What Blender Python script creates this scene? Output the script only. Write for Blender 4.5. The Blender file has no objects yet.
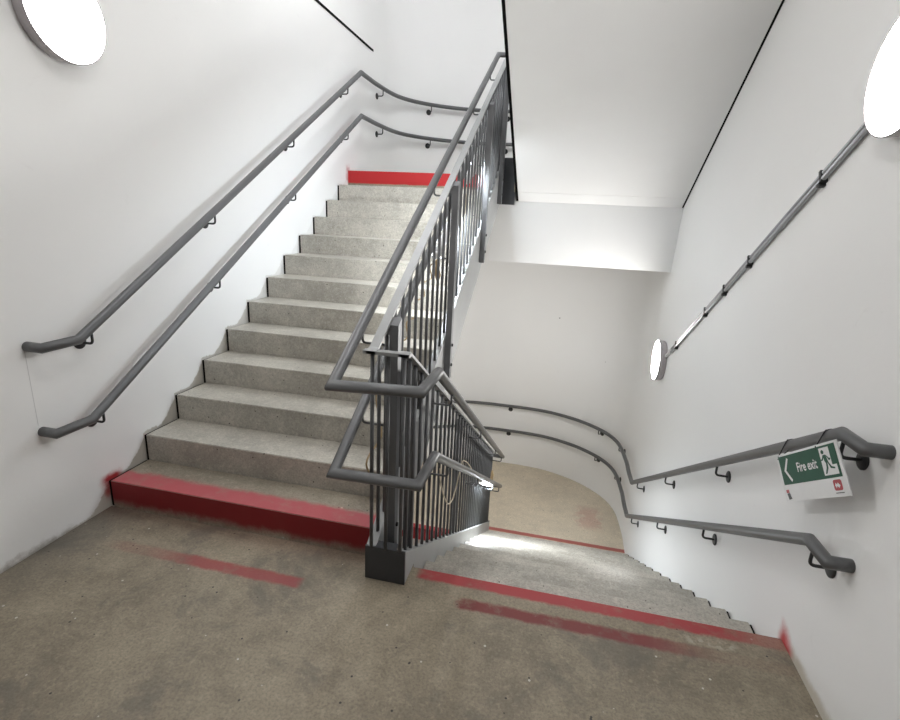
import bpy, bmesh, math, random
from mathutils import Vector, Matrix
random.seed(7)
SC = bpy.context.scene
COL = SC.collection
PI = math.pi

# ------------------------------------------------------------------ dimensions (metres)
R = 0.165            # riser
T = 0.2795           # going
S = R / T            # slope
WL = -0.0187         # inner face of the left wall
WR = 3.478           # inner face of the right wall
YD = -0.017          # edge of the near landing above the descending flight
XU0, XU1 = 0.0, 1.605        # flights on the left
XD0, XD1 = 1.805, 3.466      # flights on the right
ZU = 13 * R          # upper landing
ZL = -13 * R         # lower landing
YT = 12 * T          # edge of the upper landing
YB = 12 * T + YD     # edge of the lower landing

# ------------------------------------------------------------------ node helpers
class Nodes:
    def __init__(self, name):
        self.m = bpy.data.materials.new(name); self.m.use_nodes = True
        self.t = self.m.node_tree; self.t.nodes.clear()
        self.out = self.t.nodes.new('ShaderNodeOutputMaterial')
        self.b = self.t.nodes.new('ShaderNodeBsdfPrincipled')
        self.t.links.new(self.b.outputs[0], self.out.inputs[0])
        self._pos = None
    def put(self, sock, v):
        if isinstance(v, (int, float)): sock.default_value = v
        elif isinstance(v, (tuple, list)): sock.default_value = tuple(v) + ((1,) if len(v) == 3 and sock.type == 'RGBA' else ())
        else: self.t.links.new(v, sock)
    def pos(self):
        if not self._pos:
            g = self.t.nodes.new('ShaderNodeNewGeometry'); s = self.t.nodes.new('ShaderNodeSeparateXYZ')
            self.t.links.new(g.outputs['Position'], s.inputs[0]); self._pos = (g.outputs['Position'], s.outputs)
        return self._pos
    def x(self): return self.pos()[1][0]
    def y(self): return self.pos()[1][1]
    def z(self): return self.pos()[1][2]
    def math(self, op, a, b=None, c=None):
        n = self.t.nodes.new('ShaderNodeMath'); n.operation = op
        self.put(n.inputs[0], a)
        if b is not None: self.put(n.inputs[1], b)
        if c is not None: self.put(n.inputs[2], c)
        return n.outputs[0]
    def noise(self, scale, detail=4, rough=0.6, dist=0.0, vec=None):
        n = self.t.nodes.new('ShaderNodeTexNoise')
        n.inputs['Scale'].default_value = scale; n.inputs['Detail'].default_value = detail
        n.inputs['Roughness'].default_value = rough; n.inputs['Distortion'].default_value = dist
        self.t.links.new(vec or self.pos()[0], n.inputs['Vector'])
        return n.outputs['Fac']
    def scaled(self, sx, sy, sz):
        n = self.t.nodes.new('ShaderNodeVectorMath'); n.operation = 'MULTIPLY'
        self.t.links.new(self.pos()[0], n.inputs[0]); n.inputs[1].default_value = (sx, sy, sz)
        return n.outputs[0]
    def voronoi(self, scale):
        n = self.t.nodes.new('ShaderNodeTexVoronoi'); n.inputs['Scale'].default_value = scale
        self.t.links.new(self.pos()[0], n.inputs['Vector'])
        return n.outputs['Distance'], n.outputs['Color']
    def step(self, v, lo, hi):
        n = self.t.nodes.new('ShaderNodeMapRange'); n.interpolation_type = 'SMOOTHSTEP'
        self.put(n.inputs['Value'], v); n.inputs['From Min'].default_value = lo; n.inputs['From Max'].default_value = hi
        return n.outputs[0]
    def band(self, v, lo, hi, soft):
        return self.math('MULTIPLY', self.step(v, lo - soft, lo + soft), self.math('SUBTRACT', 1.0, self.step(v, hi - soft, hi + soft)))
    def mul(self, *a):
        r = a[0]
        for b in a[1:]: r = self.math('MULTIPLY', r, b)
        return r
    def add(self, a, b): return self.math('ADD', a, b)
    def mix(self, fac, a, b, mode='MIX'):
        n = self.t.nodes.new('ShaderNodeMix'); n.data_type = 'RGBA'; n.blend_type = mode; n.clamp_factor = True
        self.put(n.inputs[0], fac); self.put(n.inputs[6], a); self.put(n.inputs[7], b)
        return n.outputs[2]
    def bump(self, h, strength, dist=0.01):
        n = self.t.nodes.new('ShaderNodeBump'); n.inputs['Strength'].default_value = strength; n.inputs['Distance'].default_value = dist
        self.put(n.inputs['Height'], h); self.t.links.new(n.outputs[0], self.b.inputs['Normal'])
    def finish(self, color, rough=0.5, metal=0.0, spec=0.5):
        self.put(self.b.inputs['Base Color'], color); self.put(self.b.inputs['Roughness'], rough)
        self.put(self.b.inputs['Metallic'], metal); self.b.inputs['Specular IOR Level'].default_value = spec
        return self.m

def lin(r, g, b):
    f = lambda c: c / 255 / 12.92 if c / 255 <= 0.04045 else ((c / 255 + 0.055) / 1.055) ** 2.4
    return (f(r), f(g), f(b))

def plain(name, c, rough=0.5, metal=0.0, var=0.12, scale=25, bump=0.0, spec=0.5):
    n = Nodes(name); k = n.noise(scale, 3)
    d = tuple(max(0, v * (1 - var)) for v in c); l = tuple(min(1, v * (1 + var)) for v in c)
    if bump: n.bump(n.noise(scale * 6, 3), bump, 0.002)
    return n.finish(n.mix(k, d, l), rough, metal, spec)

RED = (0.42, 0.022, 0.022); REDTOP = (0.36, 0.075, 0.08); REDOLD = (0.2, 0.045, 0.045)
C1 = (0.345, 0.295, 0.218); C2 = (0.20, 0.168, 0.122)

def concrete(name, paint=None, base=C1, dark=C2, rlo=0.42, rhi=0.72):
    n = Nodes(name)
    big = n.noise(1.6, 5, 0.6, 0.4); mid = n.noise(9, 6, 0.65); fine = n.noise(90, 4, 0.7)
    f = n.math('MULTIPLY_ADD', big, 0.55, n.math('MULTIPLY', mid, 0.45))
    c = n.mix(n.step(f, 0.34, 0.66), dark, base)
    c = n.mix(n.mul(n.step(fine, 0.38, 0.70), 0.5), c, tuple(v * 0.55 for v in dark))
    gr = n.noise(38, 5, 0.75)
    c = n.mix(n.mul(n.step(gr, 0.5, 0.68), 0.35), c, tuple(min(1, v * 1.35) for v in base))
    d, col = n.voronoi(26)                                  # pale and dark specks
    s = n.t.nodes.new('ShaderNodeSeparateColor'); n.t.links.new(col, s.inputs[0])
    c = n.mix(n.mul(n.math('LESS_THAN', d, 0.13), n.math('LESS_THAN', s.outputs[0], 0.07)), c, (0.55, 0.52, 0.46))
    c = n.mix(n.mul(n.math('LESS_THAN', d, 0.12), n.math('GREATER_THAN', s.outputs[0], 0.86)), c, (0.05, 0.045, 0.04))
    if paint: c = paint(n, c, big, mid, fine)
    n.bump(n.add(n.mul(mid, 0.6), n.mul(fine, 0.5)), 0.35, 0.004)
    return n.finish(c, n.math('MULTIPLY_ADD', mid, rhi - rlo, rlo), 0, 0.45)

def warp(n, v, src, amt): return n.add(v, n.math('MULTIPLY', n.math('SUBTRACT', src, 0.5), amt))

def paint_floor(n, c, big, mid, fine):
    x, y = n.x(), n.y()
    w = n.noise(14, 4, 0.7)
    yw = warp(n, y, w, 0.035); wear = n.step(mid, 0.30, 0.48)
    # damp grey stains
    st = n.mul(n.step(n.noise(2.3, 5, 0.7, 0.8), 0.52, 0.68), 0.5)
    c = n.mix(st, c, (0.10, 0.092, 0.08))
    c = n.mix(n.mul(n.step(warp(n, x, big, 0.3), 0.40, 0.0), n.step(y, -0.9, -0.35), 0.6), c, (0.085, 0.078, 0.07))
    # band along the edge of the descending flight
    m = n.mul(n.band(yw, -0.085, 0.3, 0.012), n.step(x, 1.83, 1.87), n.math('MULTIPLY_ADD', wear, 0.35, 0.62), n.math('SUBTRACT', 1.0, n.mul(n.step(x, 3.2, 3.44), 0.6)))
    c = n.mix(m, c, (0.36, 0.045, 0.05))
    # worn warning line before it
    m = n.mul(n.band(yw, -0.225, -0.160, 0.012), n.step(warp(n, x, w, 0.3), 2.02, 2.14), n.math('SUBTRACT', 1.0, n.mul(n.step(x, 2.85, 3.25), 0.9)), n.math('MULTIPLY_ADD', wear, 0.55, 0.4))
    c = n.mix(m, c, (0.19, 0.035, 0.035))
    # worn warning line before the ascending flight
    m = n.mul(n.band(yw, -0.312, -0.243, 0.012), n.math('SUBTRACT', 1.0, n.step(x, 1.31, 1.35)), n.math('MULTIPLY_ADD', n.step(warp(n, x, big, 0.4), 0.42, 0.85), 0.68, 0.2), n.step(x, 0.22, 0.35), n.math('MULTIPLY_ADD', wear, 0.4, 0.6))
    c = n.mix(m, c, (0.29, 0.055, 0.055))
    m = n.mul(n.band(yw, -0.15, -0.105, 0.01), n.band(x, 3.06, 3.27, 0.03), n.step(n.noise(30, 3), 0.45, 0.6), 0.8)
    c = n.mix(m, c, (0.42, 0.38, 0.30))
    # overspray at the foot of the first riser
    m = n.mul(n.step(warp(n, y, big, 0.12), -0.14, 0.02), n.step(x, 1.62, 1.55), 0.22)
    c = n.mix(m, c, (0.2, 0.05, 0.045))
    return c

def paint_first_step(n, c, big, mid, fine):
    y, z = n.y(), n.z(); w = n.noise(10, 4, 0.7)
    top = n.mul(n.math('GREATER_THAN', z, 0.163), n.math('SUBTRACT', 1.0, n.step(warp(n, y, w, 0.07), 0.10, 0.15)), n.math('MULTIPLY_ADD', n.step(mid, 0.3, 0.5), 0.3, 0.7))
    c = n.mix(top, c, (0.42, 0.085, 0.095))
    fr = n.mul(n.math('LESS_THAN', y, 0.003), n.math('LESS_THAN', z, 0.1635), n.step(warp(n, z, w, 0.07), -0.01, 0.065))
    return n.mix(fr, c, (0.21, 0.008, 0.012))

def paint_upper_landing(n, c, big, mid, fine):
    y, z = n.y(), n.z(); w = n.noise(10, 4, 0.7)
    m = n.mul(n.math('LESS_THAN', n.x(), 1.60), n.math('LESS_THAN', y, YT + 0.14), n.step(warp(n, z, w, 0.02), ZU - 0.135, ZU - 0.12))
    return n.mix(m, c, (0.43, 0.014, 0.016))

def paint_lower_landing(n, c, big, mid, fine):
    x, y = n.x(), n.y(); w = n.noise(12, 4, 0.7)
    m = n.mul(n.band(warp(n, y, w, 0.02), 3.585, 3.655, 0.01), n.math('GREATER_THAN', x, 1.75), 0.85)
    c = n.mix(m, c, (0.33, 0.035, 0.035))
    m = n.mul(n.band(warp(n, y, w, 0.02), 3.3, 3.44, 0.01), n.math('LESS_THAN', x, 1.62))
    c = n.mix(m, c, (0.42, 0.03, 0.035))
    m = n.mul(n.band(warp(n, x, w, 0.5), 2.95, 3.2, 0.06), n.band(y, 4.0, 4.5, 0.1), 0.35)
    return n.mix(m, c, (0.45, 0.15, 0.13))

M = {}
M['floor'] = concrete('landing concrete with red lines', paint_floor)
M['step'] = concrete('worn step concrete', None, (0.53, 0.50, 0.44), (0.33, 0.31, 0.27), 0.22, 0.46)
M['step_red'] = concrete('first step concrete painted red', paint_first_step, (0.38, 0.335, 0.265), (0.24, 0.21, 0.165))
M['upper'] = concrete('upper landing concrete with red edge', paint_upper_landing)
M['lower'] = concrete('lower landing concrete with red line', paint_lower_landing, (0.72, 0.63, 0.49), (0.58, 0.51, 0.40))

def wall_mat(name, kind):
    n = Nodes(name); x, y, z = n.x(), n.y(), n.z()
    big = n.noise(0.9, 4, 0.6); w = n.noise(11, 5, 0.7)
    c = n.mix(big, (0.86, 0.86, 0.855), (0.895, 0.895, 0.89))
    # faint scuffs and knocked chips
    sc = n.mul(n.step(n.noise(7, 6, 0.75, 1.0), 0.64, 0.74), 0.12)
    c = n.mix(sc, c, (0.5, 0.49, 0.47))
    d, col = n.voronoi(4.2); s = n.t.nodes.new('ShaderNodeSeparateColor'); n.t.links.new(col, s.inputs[0])
    chip = n.mul(n.math('LESS_THAN', warp(n, d, n.noise(60, 2), 0.05), 0.035), n.math('LESS_THAN', s.outputs[0], 0.10))
    c = n.mix(chip, c, (0.12, 0.12, 0.12))
    if kind == 'left':
        k = n.math('FLOOR', n.math('DIVIDE', y, T)); t = n.math('FRACT', n.math('DIVIDE', y, T))
        h = n.math('SUBTRACT', z, n.math('MULTIPLY', n.math('ADD', k, 1.0), R))
        lim = n.math('MULTIPLY_ADD', n.math('POWER', n.math('MAXIMUM', n.math('MULTIPLY_ADD', t, 2.0, -1.0), 0.0), 1.3), 0.13, 0.008)
        lim = warp(n, lim, n.noise(22, 5, 0.75), 0.05)
        fade = n.math('SUBTRACT', 1.0, n.mul(n.step(y, 0.9, 2.2), 0.8))
        m = n.mul(n.math('SUBTRACT', 1.0, n.step(n.math('SUBTRACT', h, lim), -0.004, 0.008)), n.step(h, -0.2, -0.19), n.band(y, -0.28, 3.3, 0.01), 0.8, fade)
        c = n.mix(m, c, (0.45, 0.42, 0.36))
        m = n.mul(n.math('SUBTRACT', 1.0, n.step(warp(n, z, w, 0.09), 0.0, 0.045)), n.math('SUBTRACT', 1.0, n.step(y, -0.3, -0.2)), n.step(z, -0.05, -0.01), 0.75)
        c = n.mix(m, c, (0.24, 0.21, 0.17))
        r1 = n.mul(n.band(warp(n, y, w, 0.10), -0.035, 0.03, 0.035), n.band(warp(n, z, w, 0.08), 0.06, 0.18, 0.04), 0.9)
        r2 = n.mul(n.band(warp(n, y, w, 0.06), -0.03, 0.09, 0.03), n.band(warp(n, z, w, 0.05), 0.14, 0.195, 0.022))
        r3 = n.mul(n.band(warp(n, y, w, 0.1), YT - 0.05, YT + 0.03, 0.03), n.band(warp(n, z, w, 0.1), ZU - 0.12, ZU + 0.04, 0.03), 0.6)
        c = n.mix(n.math('MAXIMUM', n.math('MAXIMUM', r1, r2), r3), c, (0.36, 0.03, 0.035))
        line = n.mul(n.band(y, -0.318, -0.3145, 0.001), n.band(z, 0.63, 1.02, 0.01), 0.5)
        c = n.mix(line, c, (0.35, 0.35, 0.35))
    if kind == 'right':
        m = n.mul(n.math('SUBTRACT', 1.0, n.step(warp(n, z, w, 0.06), 0.02, 0.06)), n.math('SUBTRACT', 1.0, n.step(y, -0.12, -0.06)), n.step(z, -0.05, -0.01), 0.7)
        c = n.mix(m, c, (0.50, 0.45, 0.35))
        r1 = n.mul(n.band(warp(n, y, w, 0.05), -0.115, 0.0, 0.035), n.band(warp(n, n.math('ADD', z, n.math('MULTIPLY', y, -0.3)), w, 0.06), -0.03, 0.065, 0.04), 0.95)
        c = n.mix(r1, c, (0.5, 0.016, 0.018))
        r2 = n.mul(n.band(warp(n, y, w, 0.1), 3.3, 3.62, 0.05), n.band(warp(n, z, w, 0.06), ZL - 0.02, ZL + 0.05, 0.02), 0.7)
        c = n.mix(r2, c, (0.36, 0.05, 0.05))
    n.bump(n.add(n.noise(40, 4), n.mul(n.noise(3, 3), 0.8)), 0.12, 0.004)
    return n.finish(c, 0.55, 0, 0.35)
M['wall_left'] = wall_mat('white painted wall left', 'left')
M['wall_right'] = wall_mat('white painted wall right', 'right')
M['wall'] = wall_mat('white painted wall', 'plain')
M['soffit'] = plain('white soffit', (0.80, 0.80, 0.795), 0.6, 0, 0.05, 1.2, 0.05, 0.3)
M['backwall'] = plain('grey concrete wall behind', (0.5, 0.49, 0.48), 0.8, 0, 0.1, 3)
M['steel'] = plain('grey painted steel', (0.33, 0.335, 0.335), 0.42, 0.2, 0.12, 12, 0.03)
M['rail'] = plain('worn grey handrail paint', (0.115, 0.117, 0.12), 0.38, 0.12, 0.12, 9, 0.03)
M['bar'] = plain('dark grey baluster steel', (0.095, 0.098, 0.102), 0.4, 0.15, 0.1, 20)
M['post'] = plain('mid grey post steel', (0.15, 0.153, 0.158), 0.42, 0.1, 0.1, 14)
M['stringer'] = plain('grey stringer steel', (0.32, 0.328, 0.328), 0.42, 0.1, 0.12, 6, 0.03)
M['endplate'] = plain('charcoal stringer end plate', (0.045, 0.047, 0.052), 0.5, 0.1, 0.12, 9, 0.03)
M['dark'] = plain('dark bracket steel', (0.035, 0.036, 0.038), 0.45, 0.3, 0.1)
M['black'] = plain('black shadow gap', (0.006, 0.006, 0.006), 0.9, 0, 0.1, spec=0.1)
M['lamp_body'] = plain('grey lamp housing', (0.42, 0.39, 0.40), 0.4, 0, 0.05)
M['conduit'] = plain('galvanised conduit', (0.42, 0.43, 0.45), 0.35, 0.6, 0.1, 40)
M['white'] = plain('white plastic', (0.8, 0.8, 0.8), 0.4, 0, 0.03)
M['green'] = plain('safety green print', lin(34, 86, 66), 0.6, 0, 0.12, 14)
M['red_print'] = plain('red print', lin(170, 30, 40), 0.4, 0, 0.05)
M['black_print'] = plain('black print', lin(35, 35, 40), 0.4, 0, 0.05)
M['cable'] = plain('cream cable', (0.55, 0.48, 0.36), 0.5, 0, 0.1)
M['cable_tan'] = plain('tan cable', (0.42, 0.30, 0.16), 0.5, 0, 0.15)
def emis(name, c, s):
    n = Nodes(name); n.finish((0.8, 0.8, 0.8), 0.4)
    n.put(n.b.inputs['Emission Color'], c); n.b.inputs['Emission Strength'].default_value = s
    return n.m
M['lamp'] = emis('lit white lamp diffuser', (1.0, 0.985, 0.965), 8.5)
M['lamp_far'] = emis('brightly lit lamp diffuser', (1.0, 0.98, 0.95), 29.0)
M['led'] = emis('lit LED batten tube', (0.87, 0.94, 1.0), 44.0)
M['batten'] = emis('added ceiling batten diffuser', (0.95, 0.975, 1.0), 24.0)

# ------------------------------------------------------------------ mesh helpers
def bm_box(bm, a, b, rot=None):
    c = [(a[i] + b[i]) / 2 for i in range(3)]; s = [abs(b[i] - a[i]) for i in range(3)]
    m = Matrix.Translation(c) @ (rot or Matrix()) @ Matrix.Diagonal((s[0], s[1], s[2], 1))
    bmesh.ops.create_cube(bm, size=1.0, matrix=m)
def box(a, b, bevel=0.0):
    bm = bmesh.new(); bm_box(bm, a, b)
    if bevel: bmesh.ops.bevel(bm, geom=bm.edges[:], offset=bevel, segments=2, affect='EDGES')
    return bm
def bm_prism(bm, pts, x0, x1):            # pts are (y, z), extruded along x
    A = [bm.verts.new((x0, p[0], p[1])) for p in pts]; B = [bm.verts.new((x1, p[0], p[1])) for p in pts]
    f = [bm.faces.new(A), bm.faces.new(B[::-1])]
    n = len(pts)
    for i in range(n): f.append(bm.faces.new((A[i], B[i], B[(i + 1) % n], A[(i + 1) % n])))
    bmesh.ops.recalc_face_normals(bm, faces=f)
def prism(pts, x0, x1, bevel=0.0):
    bm = bmesh.new(); bm_prism(bm, pts, x0, x1)
    if bevel: bmesh.ops.bevel(bm, geom=bm.edges[:], offset=bevel, segments=2, affect='EDGES')
    return bm
def plan_slab(pts, z0, z1):               # pts are (x, y), extruded along z
    bm = bmesh.new()
    A = [bm.verts.new((p[0], p[1], z0)) for p in pts]; B = [bm.verts.new((p[0], p[1], z1)) for p in pts]
    bm.faces.new(A); bm.faces.new(B[::-1]); n = len(pts)
    for i in range(n): bm.faces.new((A[i], B[i], B[(i + 1) % n], A[(i + 1) % n]))
    bmesh.ops.recalc_face_normals(bm, faces=bm.faces[:])
    bmesh.ops.triangulate(bm, faces=[f for f in bm.faces if len(f.verts) > 4])
    return bm
def bm_tube(bm, path, r, seg=14, cap=True):   # round bar with mitred bends
    P = [Vector(p) for p in path]; n = len(P)
    d = [(P[i + 1] - P[i]).normalized() for i in range(n - 1)]
    up = Vector((0, 0, 1)) if abs(d[0].z) < 0.9 else Vector((1, 0, 0))
    u = d[0].cross(up).normalized(); v = u.cross(d[0]).normalized()
    ring = [P[0] + u * (r * math.cos(2 * PI * k / seg)) + v * (r * math.sin(2 * PI * k / seg)) for k in range(seg)]
    rows = [[bm.verts.new(p) for p in ring]]
    for i in range(1, n):
        if i < n - 1:
            nn = (d[i - 1] + d[i])
            nn = nn.normalized() if nn.length > 1e-6 else d[i - 1]
        else: nn = d[i - 1]
        ring = [p + d[i - 1] * ((P[i] - p).dot(nn) / max(d[i - 1].dot(nn), 0.15)) for p in ring]
        rows.append([bm.verts.new(p) for p in ring])
    for a, b in zip(rows, rows[1:]):
        for k in range(seg):
            f = bm.faces.new((a[k], a[(k + 1) % seg], b[(k + 1) % seg], b[k])); f.smooth = True
    if cap: bm.faces.new(rows[0][::-1]); bm.faces.new(rows[-1])
def tube(path, r, seg=14):
    bm = bmesh.new(); bm_tube(bm, path, r, seg); return bm
def bm_lathe(bm, prof, origin, axis, seg=48):      # prof: (radius, distance along axis)
    a = Vector(axis).normalized(); u = a.orthogonal().normalized(); v = a.cross(u); o = Vector(origin); rows = []
    for r, h in prof:
        if r < 1e-6: rows.append([bm.verts.new(o + a * h)])
        else: rows.append([bm.verts.new(o + a * h + u * r * math.cos(2 * PI * k / seg) + v * r * math.sin(2 * PI * k / seg)) for k in range(seg)])
    for p, q in zip(rows, rows[1:]):
        for k in range(seg):
            a_ = [p[k % len(p)], p[(k + 1) % len(p)], q[(k + 1) % len(q)], q[k % len(q)]]
            vs = []
            for w in a_:
                if w not in vs: vs.append(w)
            if len(vs) > 2: bm.faces.new(vs).smooth = True
    bmesh.ops.recalc_face_normals(bm, faces=bm.faces[:])
def lathe(*a, **k):
    bm = bmesh.new(); bm_lathe(bm, *a, **k); return bm
def rounded(path, rad, n=5):              # round the inner corners of a polyline
    P = [Vector(p) for p in path]; out = [P[0]]
    for i in range(1, len(P) - 1):
        a = (P[i - 1] - P[i]); b = (P[i + 1] - P[i]); q = min(rad, a.length * 0.45, b.length * 0.45)
        p0 = P[i] + a.normalized() * q; p1 = P[i] + b.normalized() * q
        for k in range(n + 1):
            t = k / n; out.append(p0 * (1 - t) ** 2 + P[i] * 2 * t * (1 - t) + p1 * t * t)
    out.append(P[-1]); return out
def catmull(P, n=6):
    P = [Vector(p) for p in P]; out = []
    for i in range(len(P) - 1):
        p0 = P[max(i - 1, 0)]; p1 = P[i]; p2 = P[i + 1]; p3 = P[min(i + 2, len(P) - 1)]
        for k in range(n):
            t = k / n
            out.append(0.5 * (2 * p1 + (p2 - p0) * t + (2 * p0 - 5 * p1 + 4 * p2 - p3) * t * t + (3 * p1 - p0 - 3 * p2 + p3) * t ** 3))
    out.append(P[-1]); return out

# ------------------------------------------------------------------ object helpers
def world(o):
    v = Vector((0, 0, 0))
    while o: v += o.location; o = o.parent
    return v
def obj(name, bm, mat, parent=None, at=None, label=None):
    """one mesh object; its vertices are given in world space and its origin is put at `at`"""
    base = world(parent) if parent else Vector((0, 0, 0))
    at = Vector(at) if at is not None else base
    bmesh.ops.translate(bm, verts=bm.verts[:], vec=-at)
    me = bpy.data.meshes.new(name); bm.to_mesh(me); bm.free()
    me.materials.append(mat)
    o = bpy.data.objects.new(name, me); COL.objects.link(o)
    o.parent = parent; o.location = at - base
    if label: o['label'] = label
    return o
def copy(o, parent, at):
    c = o.copy(); COL.objects.link(c); c.parent = parent; c.location = Vector(at) - world(parent); return c
def thing(name, label, cat, at, group=None):
    o = bpy.data.objects.new(name, None); COL.objects.link(o); o.location = at; o.empty_display_size = 0.1
    o['label'] = label; o['category'] = cat
    if group: o['group'] = group
    return o
def tag(o, label, cat, group=None):
    o['label'] = label; o['category'] = cat
    if group: o['group'] = group
    return o
def struct(name, bm, mat, label=None):
    o = obj(name, bm, mat); o['kind'] = 'structure'
    if label: o['label'] = label
    return o

# ------------------------------------------------------------------ the shell
half = [(3.478, 3.50), (3.478, 3.75), (3.478, 4.0), (3.440, 4.47), (3.335, 4.78), (3.130, 5.05), (2.826, 5.285), (2.43, 5.455), (2.05, 5.51), (1.7297, 5.515)]
MX = WL + WR
dl = [(MX - p[0], p[1]) for p in half]                 # left side, from the wall round to the middle
DPTS = [tuple(p)[:2] for p in catmull([(p[0], p[1], 0) for p in dl + half[::-1][1:]], 5)]   # inner face of the curved end wall
def offset(pts, d):                                    # inwards (towards the stair) for d > 0
    out = []
    for i in range(len(pts)):
        a = Vector(pts[max(i - 1, 0)]); b = Vector(pts[min(i + 1, len(pts) - 1)]); t = (b - a).normalized()
        nrm = Vector((t.y, -t.x)); out.append((pts[i][0] + nrm.x * d, pts[i][1] + nrm.y * d))
    return out
ZB, ZTOP = -4.45, 6.7
struct('wall_left', box((WL - 0.2, -2.6, ZB), (WL, 3.5, ZTOP)), M['wall_left'], 'white painted wall beside the ascending flight')
struct('wall_right', box((WR, -2.6, ZB), (WR + 0.2, 3.5, ZTOP)), M['wall_right'], 'white painted wall beside the descending flight')
bm = bmesh.new(); outer = offset(DPTS, -0.2); rows = []
for p, q in zip(DPTS, outer):
    rows.append([bm.verts.new((p[0], p[1], ZB)), bm.verts.new((p[0], p[1], ZTOP)), bm.verts.new((q[0], q[1], ZTOP)), bm.verts.new((q[0], q[1], ZB))])
for a, b in zip(rows, rows[1:]):
    for k in range(4):
        f = bm.faces.new((a[k], a[(k + 1) % 4], b[(k + 1) % 4], b[k])); f.smooth = k in (0, 2)
bm.faces.new(rows[0]); bm.faces.new(rows[-1][::-1]); bmesh.ops.recalc_face_normals(bm, faces=bm.faces[:])
for e in bm.edges:
    if len(e.link_faces) == 2 and e.link_faces[0].normal.dot(e.link_faces[1].normal) < 0.5: e.smooth = False
struct('wall_far', bm, M['wall'], 'white wall curving round the landings')
struct('wall_back', box((WL - 0.2, -2.8, ZB), (WR + 0.2, -2.6, ZTOP)), M['backwall'])
struct('floor', plan_slab([(WL, -2.6), (WR, -2.6), (WR, YD), (XD0, YD), (XD0, 0), (WL, 0)], -0.24, 0), M['floor'], 'brown grey concrete landing with worn red lines')
# the upper and lower landings fill the curve of the end wall
inner = [p for p in DPTS]
struct('floor_upper', plan_slab([(XU1, YT), (XU1, 3.515), (XD0, 3.515), (XD0, YT), (WR, YT)] + inner[::-1] + [(WL, YT)], ZU - 0.155, ZU), M['upper'], 'upper landing with red painted edge')
struct('floor_lower', plan_slab([(WL, YT), (1.7, YT), (1.7, YB), (WR, YB)] + inner[::-1], ZL - 0.24, ZL), M['lower'], 'curved concrete lower landing')
struct('floor_bottom', box((WL, -2.6, ZB), (WR, 3.5, 2 * ZL)), M['floor'])
# sloped soffit of the next flight, over the descending flight
sof = lambda y: 1.902 + (3.50 - y) * S
zt = lambda y: sof(y) + 0.33
struct('ceiling', prism([(3.50, sof(3.50)), (3.50, ZU - 0.16), (YT - 0.001, ZU - 0.16), (YT - 0.001, zt(YT)), (0, zt(0)), (0, sof(0))], 1.845, 3.462), M['soffit'], 'white sloping soffit of the next flight up')
struct('ceiling_landing', box((WL, -2.6, 4.05), (WR, 0, 4.29)), M['soffit'])
struct('ceiling_flight', prism([(0, 4.05), (0, 4.29), (YT, 4.29 + YT * S), (YT, 4.05 + YT * S)], WL, 1.6), M['soffit'])
struct('ceiling_top', box((WL, -2.6, ZTOP), (WR, 5.6, ZTOP + 0.2)), M['soffit'])
# downstand under the edge of the upper landing
struct('trim_1', prism([(3.503, ZU - 0.157), (3.75, ZU - 0.157), (3.75, 1.262), (3.60, 1.262), (3.503, 1.895)], XD0 - 0.25, WR), M['soffit'], 'white downstand below the upper landing')
# black shadow gaps
struct('trim_2', prism([(3.50, sof(3.50) + 0.004), (3.50, sof(3.50) + 0.08), (0, sof(0) + 0.10), (0, sof(0) + 0.004)], 3.462, WR), M['black'], 'black strip as shade in the gap between soffit and right wall')  # solid black strip stands for the shade inside this gap
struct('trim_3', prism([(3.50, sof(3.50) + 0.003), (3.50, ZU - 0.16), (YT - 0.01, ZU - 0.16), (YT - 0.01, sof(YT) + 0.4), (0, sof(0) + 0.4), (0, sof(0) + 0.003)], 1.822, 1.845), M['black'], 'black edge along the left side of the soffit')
struct('trim_4', prism([(0.6, 3.500), (0.6, 3.524), (4.10, 3.524), (4.10, 3.500)], WL, WL + 0.004), M['black'], 'thin black joint line high on left wall')

# ------------------------------------------------------------------ concrete flights
def flight(label, at, steps, x0, x1, first_mat=None):
    t = thing('stair_flight', label, 'stairs', at, 'concrete flights')
    for k, pts in enumerate(steps):
        obj('step', prism(pts, x0, x1, 0.004), first_mat if (first_mat and k == 0) else M['step'], t, at=((x0 + x1) / 2, pts[0][0], pts[0][1]),
            label='bottom step painted red along its riser and nosing' if (first_mat and k == 0) else None)
    return t
def joint(fl, pts_list, x0, x1):           # black strips painting the shade in the gap between step ends and wall
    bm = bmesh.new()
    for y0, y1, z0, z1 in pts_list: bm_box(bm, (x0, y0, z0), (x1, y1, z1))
    obj('gap_shade', bm, M['black'], fl, label='black strips as shade in the gap along the wall')
st = []
for k in range(1, 13):
    y0, z = (k - 1) * T, k * R
    if k == 1: st.append([(y0, z), (y0 + T, z), (y0 + T, -0.004), (y0, -0.004)])
    else: st.append([(y0, z), (y0 + T, z), (y0 + T, z + R - 0.33), (y0, z - 0.33)])
fl = flight('concrete flight going up along the left wall, bottom riser painted red', (0.8, 0, 0), st, XU0, XU1, M['step_red'])
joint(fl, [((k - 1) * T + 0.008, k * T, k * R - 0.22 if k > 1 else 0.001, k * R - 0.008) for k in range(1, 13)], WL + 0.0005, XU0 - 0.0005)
st = []
for k in range(1, 13):
    ya, yb, z = YD + (k - 1) * T, YD + k * T, -k * R
    st.append([(yb, z), (ya, z), (ya, z + R - 0.33), (yb, z - 0.33)])
fl = flight('concrete flight going down along the right wall to the curved landing', (2.64, YD, -R), st, XD0, XD1)
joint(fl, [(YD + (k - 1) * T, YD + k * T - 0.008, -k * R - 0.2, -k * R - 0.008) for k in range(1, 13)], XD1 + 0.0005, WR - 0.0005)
st = []
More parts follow.
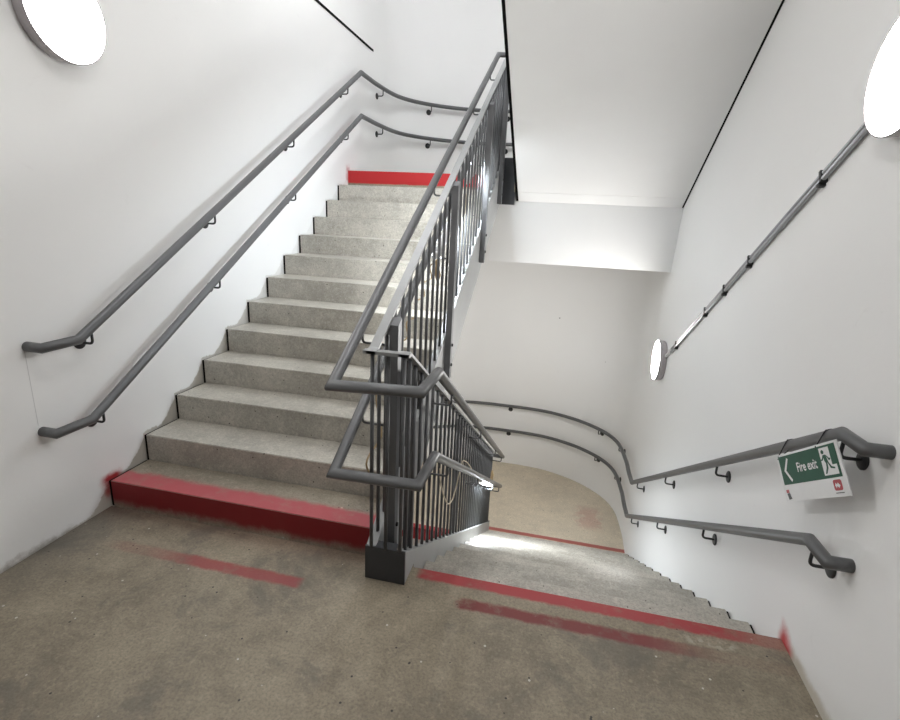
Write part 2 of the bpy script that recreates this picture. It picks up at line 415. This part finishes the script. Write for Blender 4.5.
for k in range(1, 13):
    ya, yb, z = YT - (k - 1) * T, YT - k * T, ZL - k * R
    st.append([(yb, z), (ya, z), (ya, z + R - 0.33), (yb, z - 0.33)])
flight('lower flight glimpsed through the balusters, beneath the ascending flight', (0.8, YT, ZL - R), st, XU0, XU1)

# ------------------------------------------------------------------ balustrade
B = thing('stair_balustrade', 'grey steel balustrade of vertical bars wrapping the stairwell', 'balustrade', (1.705, -0.155, 0))
XA, XB = 1.637, 1.779                     # planes of the bars
ua = lambda y: 0.255 + S * y              # top of the stringer, ascending
ub = lambda y: 0.090 - S * y              # top of the stringer, descending
YF, YE = -0.145, 3.505
obj('stringer', prism([(YF, 0.001), (YF, ua(YF)), (YE, ua(YE)), (YE, 1.86), (3.42, 1.86), (0.002, -0.18), (0.002, 0.001)], 1.606, 1.655, 0.002), M['stringer'], B)
obj('stringer', prism([(YF, 0.001), (YF, ub(YF)), (YE, ub(YE)), (YE, ZL + 0.001), (YB - 0.002, ZL + 0.001), (YB - 0.002, ZL - 0.17), (0.002, -0.345), (0.002, 0.001)], 1.755, 1.804, 0.002), M['stringer'], B)
ep = bmesh.new(); bm_box(ep, (1.606, -0.155, 0.001), (1.804, -0.1452, 0.180)); bm_box(ep, (1.655, -0.1452, 0.168), (1.755, -0.10, 0.180))
obj('end_plate', ep, M['endplate'], B, label='charcoal front end plate')
ep = bmesh.new(); bm_box(ep, (1.606, 3.5055, 1.865), (1.804, 3.514, ZU + 0.18)); bm_box(ep, (1.655, 3.45, 1.865), (1.804, 3.5055, ZU + 0.18))
obj('end_plate', ep, M['endplate'], B)
ep = bmesh.new(); bm_box(ep, (1.606, 3.5055, ZL + 0.001), (1.804, 3.515, ZL + 0.18))
obj('end_plate', ep, M['stringer'], B)
# flat top rail
tr = bmesh.new()
ta = lambda y: 1.232 + S * y
tb = lambda y: 1.067 - S * y
h = 0.014
bm_prism(tr, [(-0.175, 1.129), (-0.175, 1.143), (-0.135, ta(-0.135)), (3.53, ta(3.53)), (3.53, ta(3.53) - h), (-0.135, ta(-0.135) - h)], 1.616, 1.658)
bm_prism(tr, [(-0.175, 1.129), (-0.175, 1.143), (-0.135, tb(-0.135)), (3.53, tb(3.53)), (3.53, tb(3.53) - h), (-0.135, tb(-0.135) - h)], 1.758, 1.800)
bm_box(tr, (1.600, -0.175, 1.129), (1.806, -0.135, 1.143))
bm_box(tr, (1.658, 3.49, ta(3.51) - h), (1.79, 3.53, ta(3.51)))
bm_box(tr, (1.62, 3.49, tb(3.51) - h), (1.758, 3.53, tb(3.51)))
obj('top_rail', tr, M['steel'], B)
# balusters: three at the front, then both flights
ys = [-0.070, 0.019] + [0.132 + 0.1155 * j for j in range(30)]
ys = [y for y in ys if y < 3.50]
def bar(x, y, z0, z1): return tube([(x, y, z0), (x, y, z1)], 0.0088, 10)
b0 = obj('baluster', bar(XA, -0.155, 0.18, 1.13), M['bar'], B, at=(XA, -0.155, 0.18))
for x in (1.708, XB): copy(b0, B, (x, -0.155, 0.18))
L = 1.232 - h - 0.255 + 0.006
b1 = None
for y in ys:
    for x, f in ((XA, ua), (XB, ub)):
        if x == XB: zz = f(y)
        else: zz = f(y)
        if b1 is None: b1 = obj('baluster', bar(x, y, zz - 0.003, zz + L - 0.003), M['bar'], B, at=(x, y, zz))
        else: copy(b1, B, (x, y, zz))
# posts, lapped and bolted on the well side of each stringer
def post(x_in, x_out, xr, y, f, g):
    bm = bmesh.new(); lo, hi = min(x_in, x_out), max(x_in, x_out)
    d = S if f is ua else -S
    y0, y1 = y - 0.025, y + 0.025
    bm_prism(bm, [(y0, f(y0) - 0.30), (y1, f(y0) - 0.30), (y1, g(y1) - h), (y0, g(y0) - h)], lo, hi)
    p = obj('post', bm, M['post'], B, at=(lo, y, f(y) - 0.3))
    w = bmesh.new()
    a, b = (lo - 0.020, lo) if x_in < x_out else (hi, hi + 0.020)
    bm_prism(w, [(y0, g(y0) - 0.06), (y1, g(y1) - 0.06), (y1, g(y1) - h), (y0, g(y0) - h)], a, b)
    obj('gusset', w, M['post'], p)
    s = -1 if x_out < x_in else 1
    for dz in (-0.08, -0.22):
        obj('bolt', lathe([(0, 0.009), (0.010, 0.009), (0.012, 0), (0, 0)], (x_out, y + 0.005, f(y) + dz), (s, 0, 0), 8), M['dark'], p)
for yp in (0.03, 1.165, 2.36, 3.25):
    post(1.656, 1.697, XA, yp, ua, ta)
for yp in (0.125, 1.375, 2.625):
    post(1.754, 1.712, XB, yp, ub, tb)
# tubular handrails carried off the bars
XH0, XH1 = 1.512, 1.890
for H, nm in ((1.0, 'upper'), (0.60, 'lower')):
    q = lambda y: R + H + 0.015 + S * y
    HD = H + (0.028 if H > 0.8 else 0.018)
    path = [(XH1 - 0.08, 3.63, q(3.63) - 0.02), (XH0, 3.63, q(3.63)), (XH0, -0.285, q(-0.285)), (XH1, -0.285, HD),
            (XH1, 0.0, HD), (XH1, YT + 0.29, HD - S * (YT + 0.29)), (XH0 + 0.05, YT + 0.30, HD - S * (YT + 0.29))]
    hr = obj('handrail', tube(path, 0.024, 18), M['rail'], B)
    for yk in (0.04, 1.25, 2.45, 3.20):
        z = q(yk)
        x1 = XA - 0.0075
        b = tube(rounded([(XH0, yk, z - 0.022), (XH0, yk, z - 0.085), (x1 - 0.002, yk, z - 0.085)], 0.02), 0.006, 8)
        obj('bracket', b, M['bar'], hr)
        z = HD - S * (yk + 0.28)
        b = tube(rounded([(XH1, yk + 0.28, z - 0.022), (XH1, yk + 0.28, z - 0.085), (XB + 0.009, yk + 0.28, z - 0.085)], 0.02), 0.006, 8)
        obj('bracket', b, M['bar'], hr)

# ------------------------------------------------------------------ wall handrails
def wall_bracket(parent, p, wall_pt):      # p: rail centre, wall_pt: point on the wall at the same height
    p = Vector(p); w = Vector(wall_pt); d = (w - p).normalized(); zz = p.z - 0.082
    a = Vector((w.x, w.y, zz))
    br = obj('bracket', tube(rounded([p - Vector((0, 0, 0.022)), (p.x, p.y, zz), a - d * 0.006], 0.022), 0.0065, 10), M['dark'], parent)
    obj('wall_plate', lathe([(0, 0.008), (0.030, 0.008), (0.035, 0.005), (0.035, 0.0), (0, 0.0)], a - d * 0.0005, -d, 24), M['dark'], br)
DR = offset(DPTS, 0.082)
def d_path(z, rev=False):
    p = [(x, y, z) for x, y in DR if y > 3.60]
    return p[::-1] if rev else p
def nearest(px, py):
    i = min(range(len(DR)), key=lambda k: (DR[k][0] - px) ** 2 + (DR[k][1] - py) ** 2)
    return DR[i], DPTS[i]
def left_rail(label, z0, zt_, yb, yt):
    xr = 0.066
    t = thing('wall_handrail', label, 'handrail', (xr, -0.3, z0), 'handrails fixed to the walls')
    path = [(WL, -0.302, z0), (xr, -0.302, z0), (xr, yb, z0), (xr, yt, zt_)] + d_path(zt_)[:-4]
    obj('rail', tube(path, 0.024, 18), M['rail'], t)
    sl = (zt_ - z0) / (yt - yb)
    for y in (-0.040, 0.985, 2.06, 3.17):
        z = z0 + max(0, y - yb) * sl; wall_bracket(t, (xr, y, z), (WL, y, z))
    for q in ((0.10, 4.15), (0.43, 5.05), (1.4, 5.42), (2.5, 5.36)):
        a, b = nearest(*q); wall_bracket(t, (a[0], a[1], zt_), (b[0], b[1], zt_))
left_rail('upper grey handrail on the left wall, rising and curving round the top landing', 1.022, 3.142, -0.115, 3.515)
left_rail('lower grey handrail on the left wall, rising and curving round the top landing', 0.592, 2.722, -0.105, 3.525)
def right_rail(label, z0, zl, yb, ye, y0):
    xr = 3.403
    t = thing('wall_handrail', label, 'handrail', (xr, -0.3, z0), 'handrails fixed to the walls')
    path = [(WR, y0, z0 + 0.004), (xr, y0, z0 + 0.004), (xr, yb, z0), (xr, ye, zl)] + d_path(zl, True)
    xl = DR[0][0]
    path += [(xl, 3.40, zl), (xl, 1.2, zl - S * 2.2)]
    obj('rail', tube(path, 0.024, 18), M['rail'], t)
    sl = (zl - z0) / (ye - yb)
    for y in (-0.205, 0.93, 2.03, 3.12):
        z = z0 + max(0, y - yb) * sl; wall_bracket(t, (xr, y, z), (WR, y, z))
    for q in ((3.36, 4.45), (3.15, 4.95), (1.80, 5.43), (0.6, 5.1)):
        a, b = nearest(*q); wall_bracket(t, (a[0], a[1], zl), (b[0], b[1], zl))
right_rail('upper grey handrail on the right wall, descending with the fire exit sign', 1.030, -1.115, -0.185, 3.44, -0.325)
right_rail('lower grey handrail on the right wall, descending below the fire exit sign', 0.585, -1.535, -0.165, 3.42, -0.305)

# ------------------------------------------------------------------ lamps
def wall_lamp(label, o, ax, r=0.208, mat='lamp'):
    t = thing('wall_lamp', label, 'lamp', o, 'round lamps of the stairwell')
    obj('housing', lathe([(0, 0.0005), (r * 0.93, 0.0005), (r * 0.955, 0.004), (r, 0.052), (r, 0.070), (r * 0.985, 0.073), (r * 0.972, 0.070), (r * 0.972, 0.064), (0, 0.064)], o, ax, 64), M['lamp_body'], t)
    obj('diffuser', lathe([(r * 0.968, 0.0645), (r * 0.968, 0.069), (r * 0.93, 0.072), (r * 0.7, 0.075), (r * 0.35, 0.077), (0, 0.0775)], o, ax, 64), M[mat], t)
    return t
wall_lamp('round lit lamp high on the left wall above the handrails', (WL, 0.085, 2.512), (1, 0, 0))
wall_lamp('large round lit lamp at the near end of the right wall conduit', (WR, 0.045, 2.240), (-1, 0, 0), 0.212)
wall_lamp('far lit round lamp at the lower end of the right wall conduit', (WR, 3.265, 0.395), (-1, 0, 0), mat='lamp_far')
wall_lamp('round fill lamp added unseen on the left wall below the ascending flight', (WL, 0.070, 2.510 + 2 * ZL), (1, 0, 0))  # hidden lamp added to whiten the space behind the balusters
wall_lamp('round fill lamp added unseen above the upper landing, behind the white soffit', (WR, 3.265, 4.69), (-1, 0, 0))  # hidden lamp added to light the upper landing and steps
wall_lamp('round fill lamp added unseen under the ceiling above the near landing', (1.75, -0.75, 4.05), (0, 0, -1))  # out-of-view lamp added to lift the landing floor and lower walls

# unseen batten added under the high sloping soffit to brighten the treads below
cl = Matrix.Rotation(math.atan(S), 4, 'X'); yc = 1.9; zc = 4.05 + S * yc
t = thing('added_ceiling_batten', 'long fill batten added unseen under the soffit high above the ascending flight', 'light', (0.85, yc, zc))
def slant(x0, y0, z0, x1, y1, z1):
    b_ = box((x0, y0, z0), (x1, y1, z1)); bmesh.ops.transform(b_, matrix=Matrix.Translation((0.85, yc, zc)) @ cl, verts=b_.verts[:]); return b_
obj('housing', slant(-0.07, -0.62, -0.05, 0.07, 0.62, -0.001), M['white'], t)
obj('diffuser', slant(-0.055, -0.60, -0.075, 0.055, 0.60, -0.051), M['batten'], t)

# ------------------------------------------------------------------ conduit on the right wall
t = thing('cable_conduit', 'twin metal conduit running down the right wall between two lamps', 'conduit', (WR, 0.25, 2.16))
cz = lambda y: 2.290 - 0.5865 * y
for dz, rr in ((0.016, 0.0085), (-0.016, 0.0115)):
    obj('pipe', tube([(WR - 0.016, 0.20, cz(0.20) + dz), (WR - 0.016, 2.90, cz(2.90) + dz)], rr, 12), M['conduit'], t)
obj('end_sleeve', tube([(WR - 0.016, 2.90, cz(2.90)), (WR - 0.016, 3.10, cz(3.10))], 0.0148, 12), M['white'], t, label='white plastic end sleeve')
for y in (0.577, 1.278, 1.645, 2.0, 2.73):
    z = cz(y); rot = Matrix.Rotation(-math.atan(0.5865), 4, 'X')
    c = bmesh.new(); bm_box(c, (WR - 0.029, y - 0.008, z - 0.030), (WR - 0.0005, y + 0.008, z + 0.026), rot)
    bm_box(c, (WR - 0.030, y - 0.010, z - 0.046), (WR - 0.0005, y + 0.010, z - 0.03), rot)
    obj('clip', c, M['dark'], t, at=(WR, y, z))

# ------------------------------------------------------------------ fire exit sign
TL, TR, BL = Vector((3.366, 0.155, 0.776)), Vector((3.366, -0.232, 1.024)), Vector((3.404, 0.037, 0.632))
SW = (TR - TL).length
U = (TR - TL).normalized(); V = (BL - TL); V = (V - U * V.dot(U)); SH = V.length; V.normalize()
N = V.cross(U); N = N if N.x < 0 else -N           # faces the stairs
sign = thing('fire_exit_sign', 'green and white Fire exit sign tied to the upper right handrail', 'sign', TL)
def sp(u, v, n=0.0): return TL + U * (u * SW) + V * (v * SH) + N * n
def flat(bm, pts, n0, n1):
    A = [bm.verts.new(sp(u, v, n0)) for u, v in pts]; Bv = [bm.verts.new(sp(u, v, n1)) for u, v in pts]
    f = [bm.faces.new(A), bm.faces.new(Bv[::-1])]; k = len(pts)
    for i in range(k): f.append(bm.faces.new((A[i], Bv[i], Bv[(i + 1) % k], A[(i + 1) % k])))
    bmesh.ops.recalc_face_normals(bm, faces=f)
rect = lambda u0, v0, u1, v1: [(u0, v0), (u1, v0), (u1, v1), (u0, v1)]
bm = bmesh.new(); flat(bm, rect(0, 0, 1, 1), 0, 0.004); obj('board', bm, M['white'], sign)
bm = bmesh.new(); flat(bm, rect(0.035, 0.045, 0.963, 0.655), 0.0042, 0.0048); gp = obj('green_panel', bm, M['green'], sign, label='green printed panel')
bm = bmesh.new(); flat(bm, [(0.185, 0.10), (0.208, 0.13), (0.135, 0.36), (0.215, 0.57), (0.192, 0.61), (0.098, 0.36)], 0.005, 0.0054); obj('arrow', bm, M['white'], gp, label='white arrow pointing left')
bm = bmesh.new()
flat(bm, rect(0.735, 0.085, 0.875, 0.60), 0.005, 0.0054)
flat(bm, rect(0.875, 0.42, 0.935, 0.60), 0.005, 0.0054)
pic = obj('pictogram', bm, M['white'], gp, label='white door pictogram')
bm = bmesh.new()
dx = 0.032
flat_ = flat
def flat(bm, pts, a, b): flat_(bm, [(u + dx, v) for u, v in pts], a, b)
flat(bm, [(0.748 + 0.02 * math.cos(a * PI / 5), 0.165 + 0.04 * math.sin(a * PI / 5)) for a in range(10)], 0.0056, 0.006)
flat(bm, [(0.745, 0.22), (0.785, 0.22), (0.80, 0.36), (0.765, 0.38), (0.75, 0.33)], 0.0056, 0.006)
flat(bm, [(0.745, 0.22), (0.755, 0.24), (0.73, 0.32), (0.705, 0.32), (0.705, 0.30), (0.722, 0.29)], 0.0056, 0.006)
flat(bm, [(0.785, 0.23), (0.80, 0.25), (0.825, 0.30), (0.84, 0.29), (0.838, 0.32), (0.815, 0.335)], 0.0056, 0.006)
flat(bm, [(0.765, 0.37), (0.785, 0.36), (0.78, 0.47), (0.745, 0.57), (0.725, 0.57), (0.757, 0.46)], 0.0056, 0.006)
flat(bm, [(0.785, 0.36), (0.80, 0.36), (0.83, 0.45), (0.87, 0.47), (0.87, 0.50), (0.815, 0.48)], 0.0056, 0.006)
flat = flat_
obj('figure', bm, M['green'], pic, label='green running figure')
bm = bmesh.new(); flat(bm, rect(0.04, 0.76, 0.09, 0.83), 0.0042, 0.0048); lg = obj('logo', bm, M['red_print'], sign, label='small red and black emblem')
bm = bmesh.new(); flat(bm, [(0.045, 0.84), (0.095, 0.83), (0.115, 0.955), (0.06, 0.97)], 0.0042, 0.0048); obj('mark', bm, M['black_print'], lg)
bm = bmesh.new()
rr = []
for cx, cy, a0 in ((0.905, 0.735, 270), (0.905, 0.85, 0), (0.835, 0.85, 90), (0.835, 0.735, 180)):
    for k in range(4):
        a = math.radians(a0 + k * 30); rr.append((cx + 0.02 * math.cos(a), cy + 0.04 * math.sin(a)))
flat(bm, rr, 0.0042, 0.0048); lg = obj('logo', bm, M['red_print'], sign, label='red rounded square emblem')
bm = bmesh.new()
flat(bm, [(0.835, 0.80), (0.85, 0.75), (0.862, 0.79), (0.875, 0.75), (0.905, 0.80), (0.885, 0.845), (0.862, 0.81), (0.85, 0.845)], 0.005, 0.0054)
obj('mark', bm, M['white'], lg)
bm = bmesh.new(); flat(bm, rect(0.82, 0.925, 0.93, 0.94), 0.0042, 0.0048); obj('caption', bm, M['black_print'], sign)
cu = bpy.data.curves.new('lettering', 'FONT'); cu.body = 'Fire exit'; cu.size = 1.0; cu.extrude = 0.0; cu.offset = 0.018; cu.align_x = 'CENTER'
to = bpy.data.objects.new('lettering_source', cu); COL.objects.link(to)
bpy.context.view_layer.update()
me = bpy.data.meshes.new_from_object(to.evaluated_get(bpy.context.evaluated_depsgraph_get()))
bpy.data.objects.remove(to, do_unlink=True)
bm = bmesh.new(); bm.from_mesh(me); bpy.data.meshes.remove(me)
xs = [v.co.x for v in bm.verts]; wid = max(xs) - min(xs); mx_ = (max(xs) + min(xs)) / 2
k = 0.33 * SW / wid
for v in bm.verts:
    x_, y_ = (v.co.x - mx_) * k, v.co.y * k * 1.1
    v.co = TL + U * (0.50 * SW + x_) + V * (0.43 * SH - y_) + N * 0.0052
obj('lettering', bm, M['white'], gp, label='white words reading Fire exit')
for uu in (0.035, 0.70):
    e_ = 0.0275
    c = sp(uu, 0.05, 0.002); zr = 1.030 - max(0, c.y + 0.185) * 0.591
    loop = [Vector((c.x - 0.003, c.y, c.z))]
    a0 = math.radians(150)
    for k in range(11):
        a = a0 - k * (a0 + math.radians(110)) / 10
        loop.append(Vector((3.403 + e_ * math.cos(a), c.y, zr + e_ * math.sin(a))))
    loop += [Vector((c.x + 0.004, c.y, min(c.z, zr - e_) - 0.004)), Vector((c.x - 0.003, c.y, c.z - 0.006))]
    obj('cable_tie', tube(catmull(loop, 3), 0.0024, 6), M['dark'], sign)

# ------------------------------------------------------------------ temporary LED battens, cables
def batten(label, a, b, h0, h1):
    a, b = Vector(a), Vector(b); d = (b - a).normalized()
    t = thing('led_batten_light', label, 'light', (a + b) / 2, 'temporary LED battens')
    side = d.cross(Vector((0, 0, 1))).normalized(); top = side.cross(d).normalized()
    def shell(r, a0, a1, n=14):
        bm = bmesh.new(); rows = []
        for p in (a, b): rows.append([bm.verts.new(p + side * r * math.sin(a0 + (a1 - a0) * k / n) + top * r * math.cos(a0 + (a1 - a0) * k / n)) for k in range(n + 1)])
        A, Bv = rows
        for k in range(n): bm.faces.new((A[k], A[k + 1], Bv[k + 1], Bv[k])).smooth = True
        bm.faces.new((A[n], A[0], Bv[0], Bv[n])); bm.faces.new(A[::-1]); bm.faces.new(Bv)
        bmesh.ops.recalc_face_normals(bm, faces=bm.faces[:]); return bm
    obj('diffuser', shell(0.021, math.radians(h1 + 1), math.radians(h0 + 359)), M['led'], t, label='glowing diffuser')
    obj('housing', shell(0.026, math.radians(h0), math.radians(h1)), M['white'], t)
    for p, s in ((a, -1), (b, 1)): obj('end_cap', tube([p + d * 0.0005 * s, p + d * s * 0.03], 0.022, 16), M['white'], t)
    return t
lo = lambda y: 0.60 - S * y
la = lambda y: R + 0.60 + S * y
batten('lit LED batten tied behind the lower handrail of the descending flight', (1.845, 2.05, lo(2.05) - 0.008), (1.845, 2.75, lo(2.75) - 0.008), -150, 62)
batten('lit LED batten beside the lower ascending handrail, nearer the foot of the flight', (1.562, 1.22, la(1.22) - 0.02), (1.562, 1.66, la(1.66) - 0.02), -62, 118)
batten('lit LED batten beside the lower ascending handrail, nearer the top of the flight', (1.562, 2.12, la(2.12) - 0.02), (1.562, 2.56, la(2.56) - 0.02), -62, 118)
def cable(label, pts, mat, r=0.004, name='electrical_cable'):
    return tag(obj(name, tube(catmull(pts, 6), r, 8), mat), label, 'cable', 'temporary lighting cables')
XC = 1.812
cable('cream cable looping down in front of the descending balusters', [(1.840, 2.01, lo(2.01) - 0.005), (XC + 0.03, 1.80, lo(1.8) - 0.0), (XC, 1.55, -0.215), (XC, 1.255, -0.03), (XC, 1.18, -0.03), (XC, 1.11, -0.06), (XC, 0.98, -0.13),
      (XC, 0.87, -0.145), (XC, 0.74, -0.085), (XC, 0.60, 0.06), (XC, 0.49, 0.22), (XC, 0.47, 0.30)], M['cable'], 0.0045)
pts = [(1.60, 0.36, 0.25), (1.597, 0.13, 0.39), (1.595, -0.05, 0.50), (1.592, -0.107, 0.575), (1.592, -0.07, 0.61), (1.595, 0.02, 0.625), (1.60, 0.07, 0.67)]
for i in range(14):
    y = 0.15 + i * 0.08
    pts.append((1.552 + (0.02 if i % 2 else -0.012), y, la(y) - 0.032 - (0.018 if i % 2 else 0)))
cable('tan cable wound along the lower handrail of the ascending flight', pts, M['cable_tan'], 0.0045)
def coil(label, c, r, mat, turns=5):
    pts = []; c = Vector(c); rnd = random.Random(int(abs(c.y) * 1000))
    for i in range(turns * 8):
        a = i * PI / 4; q = r * (0.75 + 0.35 * rnd.random())
        pts.append(c + Vector((0.02 * (rnd.random() - 0.5), q * math.cos(a) * 0.75, q * math.sin(a) * 1.2)))
    return tag(obj('cable_coil', tube(catmull(pts, 3), 0.005, 7), mat), label, 'cable coil', 'coils of cable on the balustrade')
coil('small tan coil of cable at the foot of the descending handrail beyond the LED batten', (1.83, 3.15, lo(3.15) + 0.085), 0.075, M['cable_tan'])
coil('tan cable coil below the first LED batten of the ascending flight', (1.590, 1.12, 1.37), 0.055, M['cable_tan'])
coil('cream cable coil between the two LED battens of the ascending flight', (1.588, 1.95, 1.81), 0.06, M['cable'])

# ------------------------------------------------------------------ camera, world, view
yaw, pitch, roll = -0.21083692, 0.27318469, 0.04964632
cy, sy, cp, sp_, cr, sr = math.cos(yaw), math.sin(yaw), math.cos(pitch), math.sin(pitch), math.cos(roll), math.sin(roll)
fwd = Vector((sy * cp, cy * cp, -sp_)); right = Vector((cy, -sy, 0)); up = right.cross(fwd)
rt = right * cr + up * sr; upv = up * cr - right * sr
cam = bpy.data.cameras.new('camera'); co = bpy.data.objects.new('camera', cam); COL.objects.link(co)
mw = Matrix((rt, upv, -fwd)).transposed().to_4x4(); mw.translation = Vector((2.38809, -2.09356, 1.69082)); co.matrix_world = mw
cam.sensor_width = 36; cam.sensor_fit = 'HORIZONTAL'; cam.lens = 503.315 / 900 * 36; cam.clip_start = 0.02
SC.camera = co
w = bpy.data.worlds.new('world'); SC.world = w; w.use_nodes = True
w.node_tree.nodes['Background'].inputs[0].default_value = (0.02, 0.02, 0.02, 1); w.node_tree.nodes['Background'].inputs[1].default_value = 0.2
SC.view_settings.view_transform = 'Standard'; SC.view_settings.look = 'None'; SC.view_settings.gamma = 1.0; SC.view_settings.use_curve_mapping = False
SC.view_settings.exposure = 2.2
